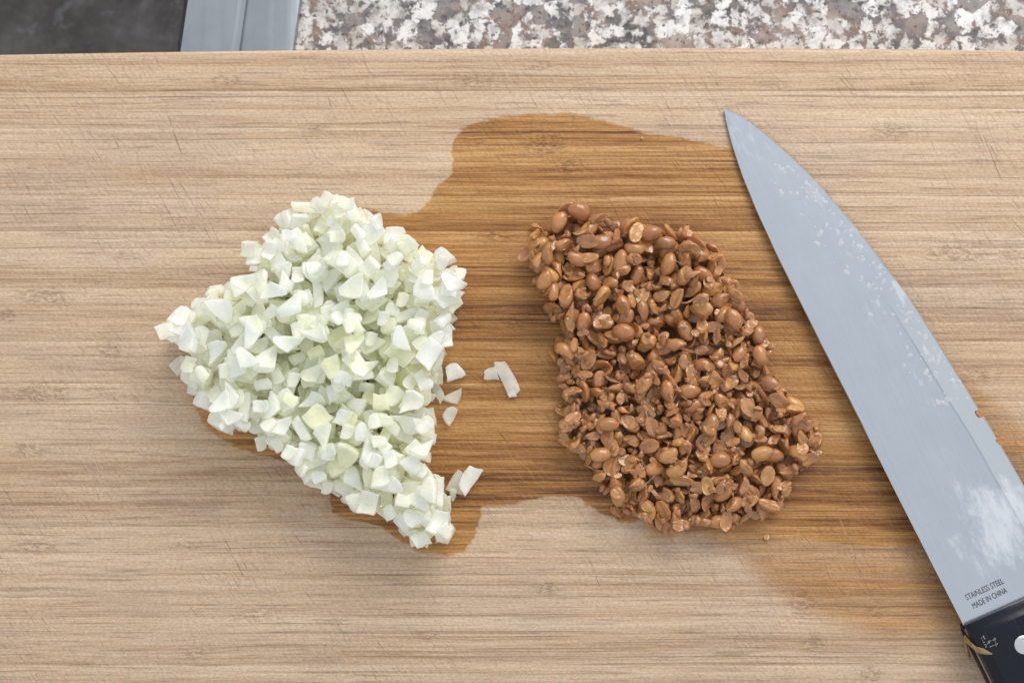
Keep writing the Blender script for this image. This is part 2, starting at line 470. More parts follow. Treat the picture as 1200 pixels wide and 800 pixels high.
ct = loft('countertop', [low(hole, -0.03), low(hole, 0), low(outer, 0), low(outer, -0.03)], M['granite'], cap=False, smooth=30)
tag(ct, kind='structure')

sink = empty('kitchen_sink', SINK_O)
tag(sink, 'stainless steel kitchen sink with dark basin and grooved rim let into granite', 'sink')
inv = Matrix.Translation(-SINK_O)
def sring(i, z, r):
    return [inv @ sink_pt(x, y, z) for x, y in rounded_rect(SX0 + i, SX1 - i, SY0 + i, SY1 - i, r)]
# from the px widths: bright outer lip, flat flange 19 mm, groove, inner ledge 18 mm, then the bowl
loft('rim', [sring(0.0, 0.0005, 0.040), sring(0.0006, 0.0022, 0.040), sring(0.0022, 0.0030, 0.039), sring(0.0185, 0.0030, 0.034),
             sring(0.0200, 0.0022, 0.033), sring(0.0212, 0.0004, 0.032), sring(0.0226, 0.0004, 0.031), sring(0.0240, 0.0014, 0.031),
             sring(0.0432, 0.0006, 0.026), sring(0.0450, -0.0012, 0.025), sring(0.0465, -0.0060, 0.025)], M['rim'], sink, 30, cap=False)
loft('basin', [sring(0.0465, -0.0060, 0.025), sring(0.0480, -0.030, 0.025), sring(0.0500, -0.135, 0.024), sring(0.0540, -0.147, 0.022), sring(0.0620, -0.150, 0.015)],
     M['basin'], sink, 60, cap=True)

# ------------------------------------------------------------------ cutting board, built strip by strip
BX0, BX1, BY0 = -0.262, 0.262, -0.255
edge_px = [(-300, 70), (0, 63), (172, 60), (345, 57.6), (600, 55.6), (840, 55), (1100, 56.6), (1200, 58.6), (1500, 66)]
edge_w = np.array([Pmm(*p) for p in edge_px]) * MM
def far_edge(x): return np.interp(x, edge_w[:, 0], edge_w[:, 1])
cuts_px = [56, 73, 92, 107, 128, 150, 168, 190, 209, 229, 248, 271, 291, 314, 337, 357, 376, 400, 424, 449, 470, 492, 516, 547, 570, 592, 617, 647, 672, 699, 722, 742, 779, 800]
ys = [P(600, p).y for p in cuts_px]
while ys[-1] > BY0 + 0.006: ys.append(ys[-1] - random.uniform(0.0055, 0.0085))
ys[-1] = BY0

wet_px = [(430,245),(452,250),(475,253),(495,247),(506,233),(511,222),(526,207),(533,190),(531,172),(534,156),(548,144),(575,138),(620,134),
          (665,134),(705,140),(760,155),(800,161),(850,172),(905,190),(960,330),(1010,450),(1050,560),(1080,640),(1000,640),(900,622),(800,600),(730,612),
          (700,598),(672,581),(640,583),(600,590),(565,593),(560,615),(552,635),(540,648),(522,653),(495,648),(470,634),(450,619),(425,611),
          (400,606),(388,598),(384,575),(350,548),(300,532),(268,520),(248,508),(235,492),(225,467),(221,447),(226,410),(240,375),(262,350),
          (292,325),(308,292),(350,252),(400,242)]
damp_px = [(830,168),(900,176),(1010,300),(1100,420),(1230,520),(1230,640),(1160,738),(1040,748),(960,722),(905,690),(866,650),(820,628),(760,630),(800,500),(830,300)]
brown_px = [(1080,380),(1260,380),(1260,560),(1180,560)]  # softly browner patch right of the knife, stored with the damp
WET, DAMP, BROWN = poly_mm(wet_px), poly_mm(damp_px), poly_mm(brown_px)
knots_px = [(265,93,16,7,1.0),(50,348,28,7,1.0),(8,370,8,8,0.8),(45,462,30,9,0.9),(32,528,22,7,0.8),(40,640,26,7,0.7),(145,300,16,6,0.6),(128,410,13,8,0.8),
            (112,459,14,8,0.5),(640,170,22,12,0.9),(664,196,14,9,0.9),(580,278,22,6,0.7),(602,380,10,7,0.9),(560,165,12,6,0.4),(1045,155,24,8,0.7),
            (1120,298,34,9,0.8),(1148,440,22,9,0.6),(940,708,14,11,0.9),(1025,717,9,6,1.0),(953,755,12,10,0.7),(640,690,16,7,0.7),(1020,790,12,8,0.8),
            (590,40,1,1,0),(630,78,14,5,0.7),(555,95,26,8,0.6),(500,745,16,6,0.5),(300,720,34,9,0.5),(230,765,22,9,0.5),(770,770,12,6,0.4),
            (1190,300,20,7,0.7),(370,150,12,6,0.6),(905,100,22,5,0.5),(215,640,30,5,0.5)]
KN = [(*Pmm(a, b), c * 0.36, d * 0.36, min(1.0, s * 1.25)) for a, b, c, d, s in knots_px if s > 0]

board = empty('cutting_board', (0, 0, -BOARD_T))
tag(board, 'large bamboo cutting board with wet brown stain and knife cuts', 'cutting board')
NX = 240
xs = np.linspace(BX0, BX1, NX)
for k in range(len(ys) - 1):
    yt, yb = ys[k] - 0.00001, ys[k + 1] + 0.00001
    first, last = k == 0, k == len(ys) - 2
    rows = []                              # (y offset from far side as a function, z)
    top = far_edge(xs) if first else np.full(NX, yt)
    if first:
        for a in (0, 20, 40, 60, 78): rows.append((top - 0.0013 * (1 - math.sin(R(90 - a))) * 0 - 0.0013 * (1 - math.cos(R(a))) * 0 - 0.0016 * math.sin(R(a)), -0.0016 * (1 - math.sin(R(a)))))
        s0 = top - 0.0018
    else:
        rows.append((top, -0.00004)); s0 = top - 0.00010
    bot = np.full(NX, yb)
    s1 = bot + (0.0018 if last else 0.00010)
    m = max(3, int(round((s0.mean() - s1.mean()) / 0.0017)) + 1)
    lift = random.uniform(-0.00002, 0.00002)
    for i in range(m):
        f = i / (m - 1)
        rows.append((s0 * (1 - f) + s1 * f, lift))
    if last:
        for a in (60, 40, 20, 0): rows.append((bot + 0.0016 * math.sin(R(a)), -0.0016 * (1 - math.sin(R(a)))))
    else:
        rows.append((bot, -0.00004))
    V = []
    for yv, z in rows:
        # ends rounded over as well
        ez = np.where(xs < BX0 + 0.001, -0.0015, np.where(xs > BX1 - 0.001, -0.0015, 0.0))
        V += [(x, y, z + e) for x, y, e in zip(xs, yv, ez)]
    nr = len(rows)
    F = [(r_ * NX + i, (r_ + 1) * NX + i, (r_ + 1) * NX + i + 1, r_ * NX + i + 1) for r_ in range(nr - 1) for i in range(NX - 1)]
    base = len(V)
    border = [i for i in range(NX)] + [r_ * NX + NX - 1 for r_ in range(1, nr)] + [(nr - 1) * NX + i for i in range(NX - 2, -1, -1)] + [r_ * NX for r_ in range(nr - 2, 0, -1)]
    for b in border: V.append((V[b][0], V[b][1], -BOARD_T))
    nb = len(border)
    F += [(border[i], border[(i + 1) % nb], base + (i + 1) % nb, base + i) for i in range(nb)]
    F.append(tuple(base + i for i in reversed(range(nb))))
    V = np.array(V)
    me = mesh('strip', V - np.array((0, 0, -BOARD_T)), F, 40)
    pts = V[:, :2] * 1000
    sd = seg_dist(pts, WET)
    dm = 0.82 * sstep(seg_dist(pts, DAMP), -5, 5)
    dm = np.maximum(dm, 0.22 * sstep(seg_dist(pts, BROWN), -9, 9))
    dm = np.maximum(dm, 0.30 * sstep(sd, -5.5, 0.5) * (pts[:, 0] < -55))
    kn = np.zeros(len(pts))
    for kx, ky, rx, ry, s in KN:
        kn = np.maximum(kn, s * np.exp(-(((pts[:, 0] - kx) / rx) ** 2 + ((pts[:, 1] - ky) / ry) ** 2)))
    for nm, arr in (('wet_distance', sd), ('damp_brown', dm), ('knot', kn)):
        me.attributes.new(nm, 'FLOAT', 'POINT').data.foreach_set('value', arr.astype(np.float32))
    link('strip', me, M['bamboo'], board)
for fx, fy in ((-0.22, 0.075), (0.22, 0.075), (-0.22, -0.22), (0.22, -0.22)):
    ring = lambda r, z: [(fx + r * math.cos(R(30 * i)), fy + r * math.sin(R(30 * i)), z) for i in range(12)]
    loft('foot', [ring(0.007, 0.0), ring(0.007, -0.0015), ring(0.0062, -0.002)], M['handle'], board)

# ------------------------------------------------------------------ knife
spine_px = [(848,127),(853,150),(857.5,167.5),(865,191),(872.5,212.5),(887.5,250),(910,298.7),(932.5,344),(960,399),(987.5,453),(1015,507),(1048,573),(1075,626),(1099,673),(1130,733)]
edge2_px = [(848,127),(869,135.6),(895,154),(925,180.6),(951,205),(977.5,235),(1007.5,270.6),(1037.5,310),(1067.5,350),(1100,400.5),(1130.5,450.75),(1163.5,503),(1199,565),(1228,615),(1258,667)]
heel_s, tip_p = P(1130, 733, 0.0084), P(848, 127, 0.0011)
KZ0, KZ1 = 0.0084, 0.0011                    # height of the blade's upper face at heel and at tip
ax_px = np.array((848 - 1130, 127 - 733), float); L_px = np.hypot(*ax_px); ax_px /= L_px
def kz(px, py): 
    t = ((px - 1130) * ax_px[0] + (py - 733) * ax_px[1]) / L_px
    return KZ0 + (KZ1 - KZ0) * t
def KP(px, py, dz=0.0): return P(px, py, kz(px, py)) + Vector((0, 0, dz))
# knife frame: origin at the heel on the spine, X to the tip, Y to the cutting edge, Z up through the flat
kx = (KP(848, 127) - KP(1130, 733)).normalized()
ky_raw = KP(1258, 667) - KP(1130, 733)
kzv = ky_raw.cross(kx).normalized()
if kzv.z < 0: kzv = -kzv
kyv = kzv.cross(kx).normalized()
if kyv.dot(ky_raw) < 0: kyv = -kyv
KO = KP(1130, 733)
KM = Matrix(((kx.x, kyv.x, kzv.x, KO.x), (kx.y, kyv.y, kzv.y, KO.y), (kx.z, kyv.z, kzv.z, KO.z), (0, 0, 0, 1)))
flip = KM.to_3x3().determinant() < 0
KI = KM.inverted()
def to_k(px, py):
    v = KI @ KP(px, py)
    return v.x, v.y
sp = np.array([to_k(*p) for p in spine_px]); eg = np.array([to_k(*p) for p in edge2_px])
knife = empty('chef_knife')
knife.matrix_world = KM
tag(knife, 'chef knife with smeared steel blade and black riveted handle lying on board', 'knife')
KL = sp[0, 0]
o_ = np.argsort(sp[:, 0]); sp = sp[o_]; o_ = np.argsort(eg[:, 0]); eg = eg[o_]
st = np.concatenate([np.linspace(min(sp[0, 0], eg[0, 0]), KL * 0.86, 34), KL * (1 - 0.14 * (1 - np.linspace(0, 1, 22)[1:]) ** 1.6)])
rings = []
for x in st:
    ya, yb_ = np.interp(x, sp[:, 0], sp[:, 1]), np.interp(x, eg[:, 0], eg[:, 1])
    wdt = max(yb_ - ya, 1e-5); f = max(0.0, min(1, x / KL))
    th = (0.0021 - 0.0010 * f) * min(1, wdt / 0.012 + 0.15)
    bev = min(0.0078, wdt * 0.30)
    yb0 = yb_ - bev; dr = (0.20 + 0.10 * max(0, 1 - f * 2)) * min(1, wdt / 0.03)
    rings.append([(x, ya + 0.0001, -th + 0.00025), (x, ya, -th + 0.0005), (x, ya, -0.00030), (x, ya + 0.00022, -0.00006), (x, ya + wdt * 0.1, 0.0), (x, ya + (yb0 - ya) * 0.55, -th * 0.02), (x, yb0, -th * 0.07),
                  (x, yb_ - min(0.0006, wdt * 0.1), -th * dr), (x, yb_, -th * 0.5), (x, yb_ - min(0.0006, wdt * 0.1), -th * (1 - dr)), (x, yb0, -th * 0.93), (x, ya + wdt * 0.1, -th)])
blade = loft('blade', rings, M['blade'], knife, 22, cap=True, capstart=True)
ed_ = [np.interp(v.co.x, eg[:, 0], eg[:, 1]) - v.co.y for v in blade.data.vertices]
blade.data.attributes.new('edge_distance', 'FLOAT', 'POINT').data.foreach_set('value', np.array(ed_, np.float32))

# handle: two scales on a full tang; the plan follows the heel line and runs back from the blade (towards -X)
HL = 0.122
hw0, hw1 = sp[0, 1] - 0.0002, 0.0300
def handle_ring(x, y0, y1, z0, z1, ch):
    return [(x, y0 + ch * 0.35, z0), (x, y0, z0 + ch * 0.6), (x, y0, z1 - ch * 1.3), (x, y0 + ch * 1.5, z1), (x, y1 - ch * 1.5, z1), (x, y1, z1 - ch * 1.3), (x, y1, z0 + ch * 0.6), (x, y1 - ch * 0.35, z0)]
def plan(x):          # x negative, returns spine side and belly side of the handle
    f = -x / HL
    y0 = -0.0002 + 0.0010 * math.sin(f * 3.0)
    y1 = 0.0265 + 0.0045 * math.cos(f * 6.0) * (1 - 0.3 * f) + 0.004 * max(0, f - 0.8) * 5
    return y0, y1
TH = 0.0017
xs_h = [0.0005, -0.0012, -0.003, -0.010, -0.022, -0.04, -0.06, -0.08, -0.1, -0.114, -0.120, -HL]
def scale_part(top):
    rs = []
    for x in xs_h:
        y0, y1 = plan(min(x, 0)); endf = 1.0
        if x > -0.0015: endf = 0.35 if x > 0 else 0.72
        if x < -0.119: endf = 0.8 if x > -0.121 else 0.45
        t = 0.0064 * endf
        rs.append(handle_ring(x, y0, y1, 0.00002, 0.00002 + t, 0.0018 * endf) if top else
                  [(a, b, -TH - 0.00004 - c) for a, b, c in handle_ring(x, y0 - 0.0, y1, 0.0, t, 0.0014 * endf)])
    return loft('handle_scale', rs, M['handle'], knife, 40, cap=True, capstart=True)
scale_part(True); scale_part(False)
loft('tang', [[(x, plan(min(x, 0))[0] + 0.0001, 0), (x, plan(min(x, 0))[1] - 0.0001, 0), (x, plan(min(x, 0))[1] - 0.0001, -TH), (x, plan(min(x, 0))[0] + 0.0001, -TH)] for x in xs_h if x < 0] ,
     M['rivet'], knife, 30, cap=True, capstart=True)
rv = KI @ P(1199, 755, 0.0150)
for i in range(3):
    cx, cy = rv.x - 0.040 * i, rv.y
    ring = lambda r, z: [(cx + r * math.cos(R(15 * j)), cy + r * math.sin(R(15 * j)), z) for j in range(24)]
    loft('rivet', [ring(0.0030, 0.0050), ring(0.0030, 0.00650), ring(0.0028, 0.00662), ring(0.0018, 0.0067), ring(0.0006, 0.00672)], M['rivet'], knife, 50)

# etched words on the blade
def words(body, p0, p1, hmm):
    cu = bpy.data.curves.new('etched_text', 'FONT')
    cu.body = body; cu.align_x = 'LEFT'; cu.extrude = 0.0
    tmp = bpy.data.objects.new('tmp', cu); COL.objects.link(tmp)
    bpy.context.view_layer.update()
    me = bpy.data.meshes.new_from_object(tmp.evaluated_get(bpy.context.evaluated_depsgraph_get()))
    bpy.data.objects.remove(tmp)
    co = np.array([v.co[:] for v in me.vertices])
    w = co[:, 0].max(); h = 0.72
    a, b = Vector((*to_k(*p0), 0)), Vector((*to_k(*p1), 0))
    ux = (b - a).normalized(); L = (b - a).length
    uy = Vector((-ux.y, ux.x, 0))
    if (KM.to_3x3() @ uy).y < 0: uy = -uy
    for v in me.vertices:
        q = a + ux * (v.co.x / w * L) + uy * (v.co.y / h * hmm * MM)
        v.co = (q.x, q.y, 0.00010)
    me.update()
    if me.polygons and (sum((p.normal.z for p in me.polygons)) < 0): me.flip_normals()
    return link('etched_text', me, M['ink'], blade)
words('STAINLESS STEEL', (1133, 703), (1177, 683), 2.0)
words('MADE IN CHINA', (1141, 713), (1181, 693.5), 2.0)

# dried starch specks along the blade
def blobs(name, items, mat, parent, flat=0.18, z0=0.0, seg=8):
    V, F = [], []
    for (cx, cy, r, asp, ang, dz) in items:
        b = len(V); n = seg
        jit = [random.uniform(0.65, 1.25) for _ in range(n)]
        for lev, (rr, zz) in enumerate(((1.0, 0.0), (0.72, 0.65))):
            for i in range(n):
                a = 2 * math.pi * i / n
                x, y = rr * r * jit[i] * math.cos(a) * asp, rr * r * jit[i] * math.sin(a)
                V.append((cx + x * math.cos(ang) - y * math.sin(ang), cy + x * math.sin(ang) + y * math.cos(ang), z0 + dz + zz * r * flat))
        V.append((cx, cy, z0 + dz + r * flat))
        for i in range(n):
            j = (i + 1) % n
            F.append((b + i, b + j, b + n + j, b + n + i)); F.append((b + n + i, b + n + j, b + 2 * n))
    return link(name, mesh(name, V, F, 80), mat, parent)
items = []
def blade_top(x, y):
    ya, yb_ = np.interp(x, sp[:, 0], sp[:, 1]), np.interp(x, eg[:, 0], eg[:, 1])
    wdt = yb_ - ya; f = x / KL; th = (0.0021 - 0.0010 * f) * min(1, wdt / 0.012 + 0.15)
    bev = min(0.0078, wdt * 0.30); yb0 = yb_ - bev
    return float(np.interp(y, [ya, ya + wdt * .1, ya + (yb0 - ya) * .55, yb0, yb_ - .0006, yb_], [0, 0, -th * .02, -th * .07, -th * .20, -th * .5]))
line_px = [(905,190),(925,213),(945,240),(968,270),(985,290),(1003,312),(1020,345),(1050,385),(1075,420),(1100,450),(1113,470)]
for _ in range(190):
    if random.random() < 0.62:
        t = random.random() * (len(line_px) - 1); i = int(t); f = t - i
        q = [line_px[i][j] * (1 - f) + line_px[i + 1][j] * f for j in (0, 1)]
        q[0] += random.gauss(0, 8) + random.choice((0, 0, 22)); q[1] += random.gauss(0, 9)
    else:
        t = random.uniform(3, 9.5); i = int(t); f = t - i
        a = edge2_px[i]; b = edge2_px[i + 1]
        q = [a[0] + (b[0] - a[0]) * f - random.uniform(3, 14), a[1] + (b[1] - a[1]) * f + random.uniform(2, 9)]
    x, y = to_k(*q)
    if y > np.interp(x, eg[:, 0], eg[:, 1]) - 0.0007: continue
    r = random.choice((0.0003, 0.00035, 0.00045, 0.0006, 0.0008)) * random.uniform(0.7, 1.3)
    items.append((x, y, r, random.uniform(1, 2.0), random.uniform(0, 3.1), blade_top(x, y)))
sd_ = blobs('starch_specks', items, M['starch'], blade, 0.14, 0.00001)
tag(sd_, kind='stuff')
# pale scuff on the handle and a straw coloured smear over its spine side
scuff = []
for (ax_, ay_), (bx_, by_) in (((1150,747),(1155,757)),((1155,756),(1160,750)),((1158,752),(1166,748)),((1160,757),(1168,754)),((1165,747),(1167,756)),((1152,745),(1154,748))):
    for f in np.linspace(0, 1, 5):
        v = KI @ P(ax_ + (bx_ - ax_) * f, ay_ + (by_ - ay_) * f, 0.0148)
        scuff.append((v.x, v.y, random.uniform(0.00008, 0.00017), 2.2, random.uniform(0, 3), 0.00645))
blobs('scuff_mark', scuff, M['scuff'], knife, 0.25)

def residue():
    V, F = [], []
    path = [(-0.0105, 0.0029, 0.0063), (-0.0090, 0.0012, 0.0052), (-0.0080, -0.0004, 0.0038), (-0.0065, -0.0008, 0.0015), (-0.0048, -0.0009, -0.0012), (-0.0052, -0.0010, -0.0035), (-0.0085, -0.0011, -0.0052), (-0.0115, -0.0011, -0.0060)]
    wd = [0.0002, 0.0012, 0.0012, 0.0017, 0.0022, 0.0013, 0.0008, 0.0003]
    for (x, y, z), w in zip(path, wd):
        w *= random.uniform(0.85, 1.15)
        V += [(x - w, y, z), (x - w * 0.4, y - 0.0005, z + 0.0001), (x + w * 0.5, y - 0.0005, z + 0.0002), (x + w, y, z + 0.0003), (x + w * 0.5, y + 0.0004, z - 0.0002), (x - w * 0.5, y + 0.0004, z - 0.0002)]
    for k in range(len(path) - 1):
        for i in range(6):
            j = (i + 1) % 6
            F.append((k * 6 + i, k * 6 + j, k * 6 + 6 + j, k * 6 + 6 + i))
    F += [tuple(range(6)), tuple(range((len(path) - 1) * 6, len(path) * 6))]
    tag(link('dried_residue', mesh('dried_residue', V, F, 80), M['tan'], knife), 'straw coloured dried smear over the handle spine')
residue()

# ------------------------------------------------------------------ chopped food: pieces dropped one by one on a height field
def sample_mesh(verts, faces, n):
    """points spread over a surface, for resting pieces on each other"""
    v = np.array(verts); tri = []
    for f in faces:
        for i in range(1, len(f) - 1): tri.append((f[0], f[i], f[i + 1]))
    t = np.array(tri); a, b, c = v[t[:, 0]], v[t[:, 1]], v[t[:, 2]]
    ar = np.linalg.norm(np.cross(b - a, c - a), axis=1)
    k = RNG.choice(len(t), n, p=ar / ar.sum())
    u, w = RNG.random(n), RNG.random(n); m = u + w > 1; u[m], w[m] = 1 - u[m], 1 - w[m]
    return a[k] + (b - a)[k] * u[:, None] + (c - a)[k] * w[:, None]

def rot(yaw, tilt, tdir, roll=0.0):
    ax = Vector((math.cos(tdir), math.sin(tdir), 0))
    return Quaternion(ax, tilt) @ Quaternion((0, 0, 1), yaw) @ Quaternion((1, 0, 0), roll)

class Heap:
    RES = 0.4
    def __init__(self, outline, pad=14):
        o = np.array(outline)
        self.x0, self.y0 = o.min(0) - pad
        x1, y1 = o.max(0) + pad
        self.nx, self.ny = int((x1 - self.x0) / self.RES), int((y1 - self.y0) / self.RES)
        gx, gy = np.meshgrid(self.x0 + (np.arange(self.nx) + .5) * self.RES, self.y0 + (np.arange(self.ny) + .5) * self.RES, indexing='ij')
        self.gx, self.gy = gx, gy
        self.H = np.zeros((self.nx, self.ny))
        self.sd = seg_dist(np.c_[gx.ravel(), gy.ravel()], o).reshape(gx.shape)
        self.ids = np.full((self.nx, self.ny), -1)
        self.out = []
    def drop(self, pts, x, y):
        ix = ((pts[:, 0] + x - self.x0) / self.RES).astype(int); iy = ((pts[:, 1] + y - self.y0) / self.RES).astype(int)
        if ix.min() < 0 or iy.min() < 0 or ix.max() >= self.nx or iy.max() >= self.ny: return None
        fl = ix * self.ny + iy
        uc, invx = np.unique(fl, return_inverse=True)
        lo = np.full(len(uc), 1e9); up = np.full(len(uc), -1e9)
        np.minimum.at(lo, invx, pts[:, 2]); np.maximum.at(up, invx, pts[:, 2])
        h = self.H.ravel()[uc]
        z = (h - lo).max()
        return z, uc, lo, up, h
    def commit(self, var, q, x, y, c, sink):
        z, uc, lo, up, h = c
        z = max(z - sink, -lo.min() + 0.02)
        new = np.maximum(h, up + z)
        ch = up + z > h
        Hf = self.H.ravel(); Hf[uc] = new
        self.ids.ravel()[uc[ch]] = len(self.out)
        self.out.append((var, q, x, y, z))
    def fill(self, T, variants, pick, pose, n_max, tries, sink, tol, gapw=1.0, rim=1.2):
        for it in range(n_max):
            D = np.where(self.sd > 0.9, T - self.H, 0)
            w = np.where(D > tol, D / np.maximum(T, 1), 0).ravel() ** 2
            s = w.sum()
            if s <= 0: break
            k = RNG.choice(len(w), p=w / s)
            cx, cy = self.gx.ravel()[k], self.gy.ravel()[k]
            best = None
            self.at(cx, cy)
            for _ in range(tries):
                v = pick(); q = pose(v)
                x, y = cx + RNG.normal(0, 1.2), cy + RNG.normal(0, 1.2)
                m = np.array(q.to_matrix())
                pts = variants[v][1] @ m.T
                c = self.drop(pts, x, y)
                if c is None: continue
                z, uc, lo, up, h = c
                outside = np.maximum(0, -self.sd.ravel()[uc]).max()
                over = (up + z - T.ravel()[uc]).mean()
                score = gapw * (lo + z - h).mean() + 0.55 * over + rim * outside
                if best is None or score < best[0]: best = (score, v, q, x, y, c)
            if best: self.commit(*best[1:], sink)
    def at(self, x, y):
        if 'Pick' in globals(): Pick.y = y
    def shown(self):
        return np.bincount(self.ids[self.ids >= 0], minlength=len(self.out))

def build_heap(heap, variants, name, stuff_name, mats, describe, colour, most, stuff_label, cat, group):
    shown = heap.shown()
    order = np.argsort(-shown, kind='stable')
    solo = set(int(i) for i in order[:most] if shown[i] > 6)
    SV, SF, SC_, nb = [], [], [], 0
    meshes = {}
    for i, (v, q, x, y, z) in enumerate(heap.out):
        if i in solo:
            mt = mats(v, i)
            key = (v, mt.name)
            if key not in meshes:
                me = variants[v][0].copy(); me.materials.clear(); me.materials.append(mt); meshes[key] = me
            o = bpy.data.objects.new(name(v), meshes[key])
            COL.objects.link(o)
            o.location = (x * MM, y * MM, z * MM)
            o.rotation_mode = 'QUATERNION'; o.rotation_quaternion = q
            o.color = (*colour(v, i), 1)
            lb, gr = describe(v, i, x, y, z)
            tag(o, lb, cat, gr)
        else:
            me = variants[v][0]; m = q.to_matrix()
            for w in me.vertices: SV.append(m @ w.co + Vector((x, y, z)) * MM)
            for p in me.polygons: SF.append(tuple(nb + k for k in p.vertices))
            a = me.attributes.get('cut_face')
            SC_ += [a.data[k].value for k in range(len(me.vertices))] if a else [0.0] * len(me.vertices)
            nb = len(SV)
    me = mesh(stuff_name, SV, SF, 45)
    me.attributes.new('cut_face', 'FLOAT', 'POINT').data.foreach_set('value', np.array(SC_, np.float32))
    o = link(stuff_name, me, mats(None, 0))
    o.color = (*colour(None, 0), 1)
    tag(o, stuff_label, cat, None, 'stuff')
    print(stuff_name, 'pieces', len(heap.out), 'solo', len(solo), 'shown', int((shown > 6).sum()), 'max h', heap.H.max())

# ---- onion pieces: bits cut from curved onion layers
def onion_mesh(w, d, t, curve, seed, kind='square'):
    rn = random.Random(seed)
    cor = [(-w / 2, -d / 2), (w / 2, -d / 2), (w / 2, d / 2), (-w / 2, d / 2)]
    j = 0.16 if kind != 'wedge' else 0.10
    cor = [(x + rn.uniform(-j, j) * w, y + rn.uniform(-j, j) * d) for x, y in cor]
    if kind == 'wedge':
        cor[2] = (cor[2][0] * 0.30 + cor[3][0] * 0.70, cor[2][1])
    if kind == 'trap':
        k = rn.uniform(0.45, 0.7); cor[2] = (cor[2][0] * k, cor[2][1]); cor[3] = (cor[3][0] * k, cor[3][1])
    m_ = max(min(w, d), 1)
    b1, b2 = 0.12 / m_, 0.38 / m_
    us = [0, b1, b2, 0.34, 0.66, 1 - b2, 1 - b1, 1]
    sl = (rn.uniform(-0.28, 0.28), rn.uniform(-0.28, 0.28))
    taper = rn.uniform(-0.35, 0.35)
    V = []; n = len(us)
    wav = [(k_ * rn.uniform(-0.02, 0.11) * w, k_ * rn.uniform(-0.02, 0.11) * d) for k_ in (-1, 1, -1, 1)]
    off = Vector((rn.uniform(0, 99), rn.uniform(0, 99), 0))
    for side in (1, -1):
        for v in us:
            for u in us:
                x = (cor[0][0] * (1 - u) + cor[1][0] * u) * (1 - v) + (cor[3][0] * (1 - u) + cor[2][0] * u) * v
                y = (cor[0][1] * (1 - u) + cor[1][1] * u) * (1 - v) + (cor[3][1] * (1 - u) + cor[2][1] * u) * v
                bu, bv = 4 * u * (1 - u), 4 * v * (1 - v)
                x += wav[0][0] * bv * (1 - u) + wav[1][0] * bv * u; y += wav[2][1] * bu * (1 - v) + wav[3][1] * bu * v
                tt = t * (1 + taper * (u - 0.5) * 1.4)
                z = side * tt / 2 + curve * ((x / w * 2) ** 2) * t * 0.8
                em = min(u, 1 - u, v, 1 - v)
                if em < 1e-6: z -= side * 0.32
                elif em < b1 + 1e-6: z -= side * 0.09
                x += sl[0] * z; y += sl[1] * z
                nz = mnoise.noise(Vector((x * 0.45, y * 0.45, z * 0.4)) + off) * 0.55
                V.append(((x + nz) * MM, (y - nz) * MM, (z + nz * 0.9) * MM))
    F = []
    for s in (0, 1):
        b = s * n * n
        for a in range(n - 1):
            for c in range(n - 1):
                q = (b + a * n + c, b + a * n + c + 1, b + (a + 1) * n + c + 1, b + (a + 1) * n + c)
                F.append(q if s == 0 else q[::-1])
    ring = [i for i in range(n)] + [k * n + n - 1 for k in range(1, n)] + [(n - 1) * n + i for i in range(n - 2, -1, -1)] + [k * n for k in range(n - 2, 0, -1)]
    for i in range(len(ring)):
        a, b = ring[i], ring[(i + 1) % len(ring)]
        F.append((b, a, a + n * n, b + n * n))
    return mesh('onion_piece', V, F, 48), V, F

ON = []; ON_KIND = []
spec = [('square', 8.4, 7.8, 3.6), ('square', 7.4, 6.8, 3.9), ('square', 9.2, 7.4, 3.2), ('square', 6.8, 6.4, 3.4), ('square', 7.8, 6.2, 2.8), ('square', 8.8, 8.4, 3.0),
        ('trap', 8.6, 7.2, 3.4), ('trap', 9.6, 7.0, 3.0), ('trap', 7.4, 7.4, 4.0), ('wedge', 9.0, 8.0, 3.2), ('wedge', 8.2, 6.8, 3.6), ('wedge', 7.4, 7.0, 2.6),
        ('strip', 10.4, 4.0, 3.0), ('strip', 9.2, 3.4, 2.8), ('strip', 8.4, 4.4, 3.4), ('chip', 5.0, 4.6, 2.6), ('chip', 4.6, 3.8, 2.2), ('chip', 5.4, 4.2, 3.0)]
for i, (kd, w, d, t) in enumerate(spec):
    me, V, F = onion_mesh(w * 0.88, d * 0.88, t * 0.86, random.choice((0.35, 0.6, 0.9, -0.5)), 100 + i, kd)
    ON.append((me, sample_mesh(V, F, 650) * 1000)); ON_KIND.append(kd)
onion_px = [(200,395),(214,378),(237,352),(262,342),(285,340),(308,334),(318,322),(300,322),(290,305),(305,290),(325,275),(328,256),(350,246),(375,240),(402,238),(425,246),
            (445,258),(468,272),(492,291),(520,303),(536,316),(546,345),(540,370),(531,395),(523,420),(515,450),(508,480),(510,520),(506,545),(520,560),
            (531,588),(534,624),(512,637),(490,634),(462,606),(430,596),(402,586),(366,562),(345,538),(312,524),(296,502),(266,508),(254,495),(246,470),(229,455),(228,430),(228,408)]
OP = np.array(poly_mm([(px + (4 if px < 330 else 0), py + (5 if py < 300 else 0)) for px, py in onion_px]))
hp = Heap(OP)
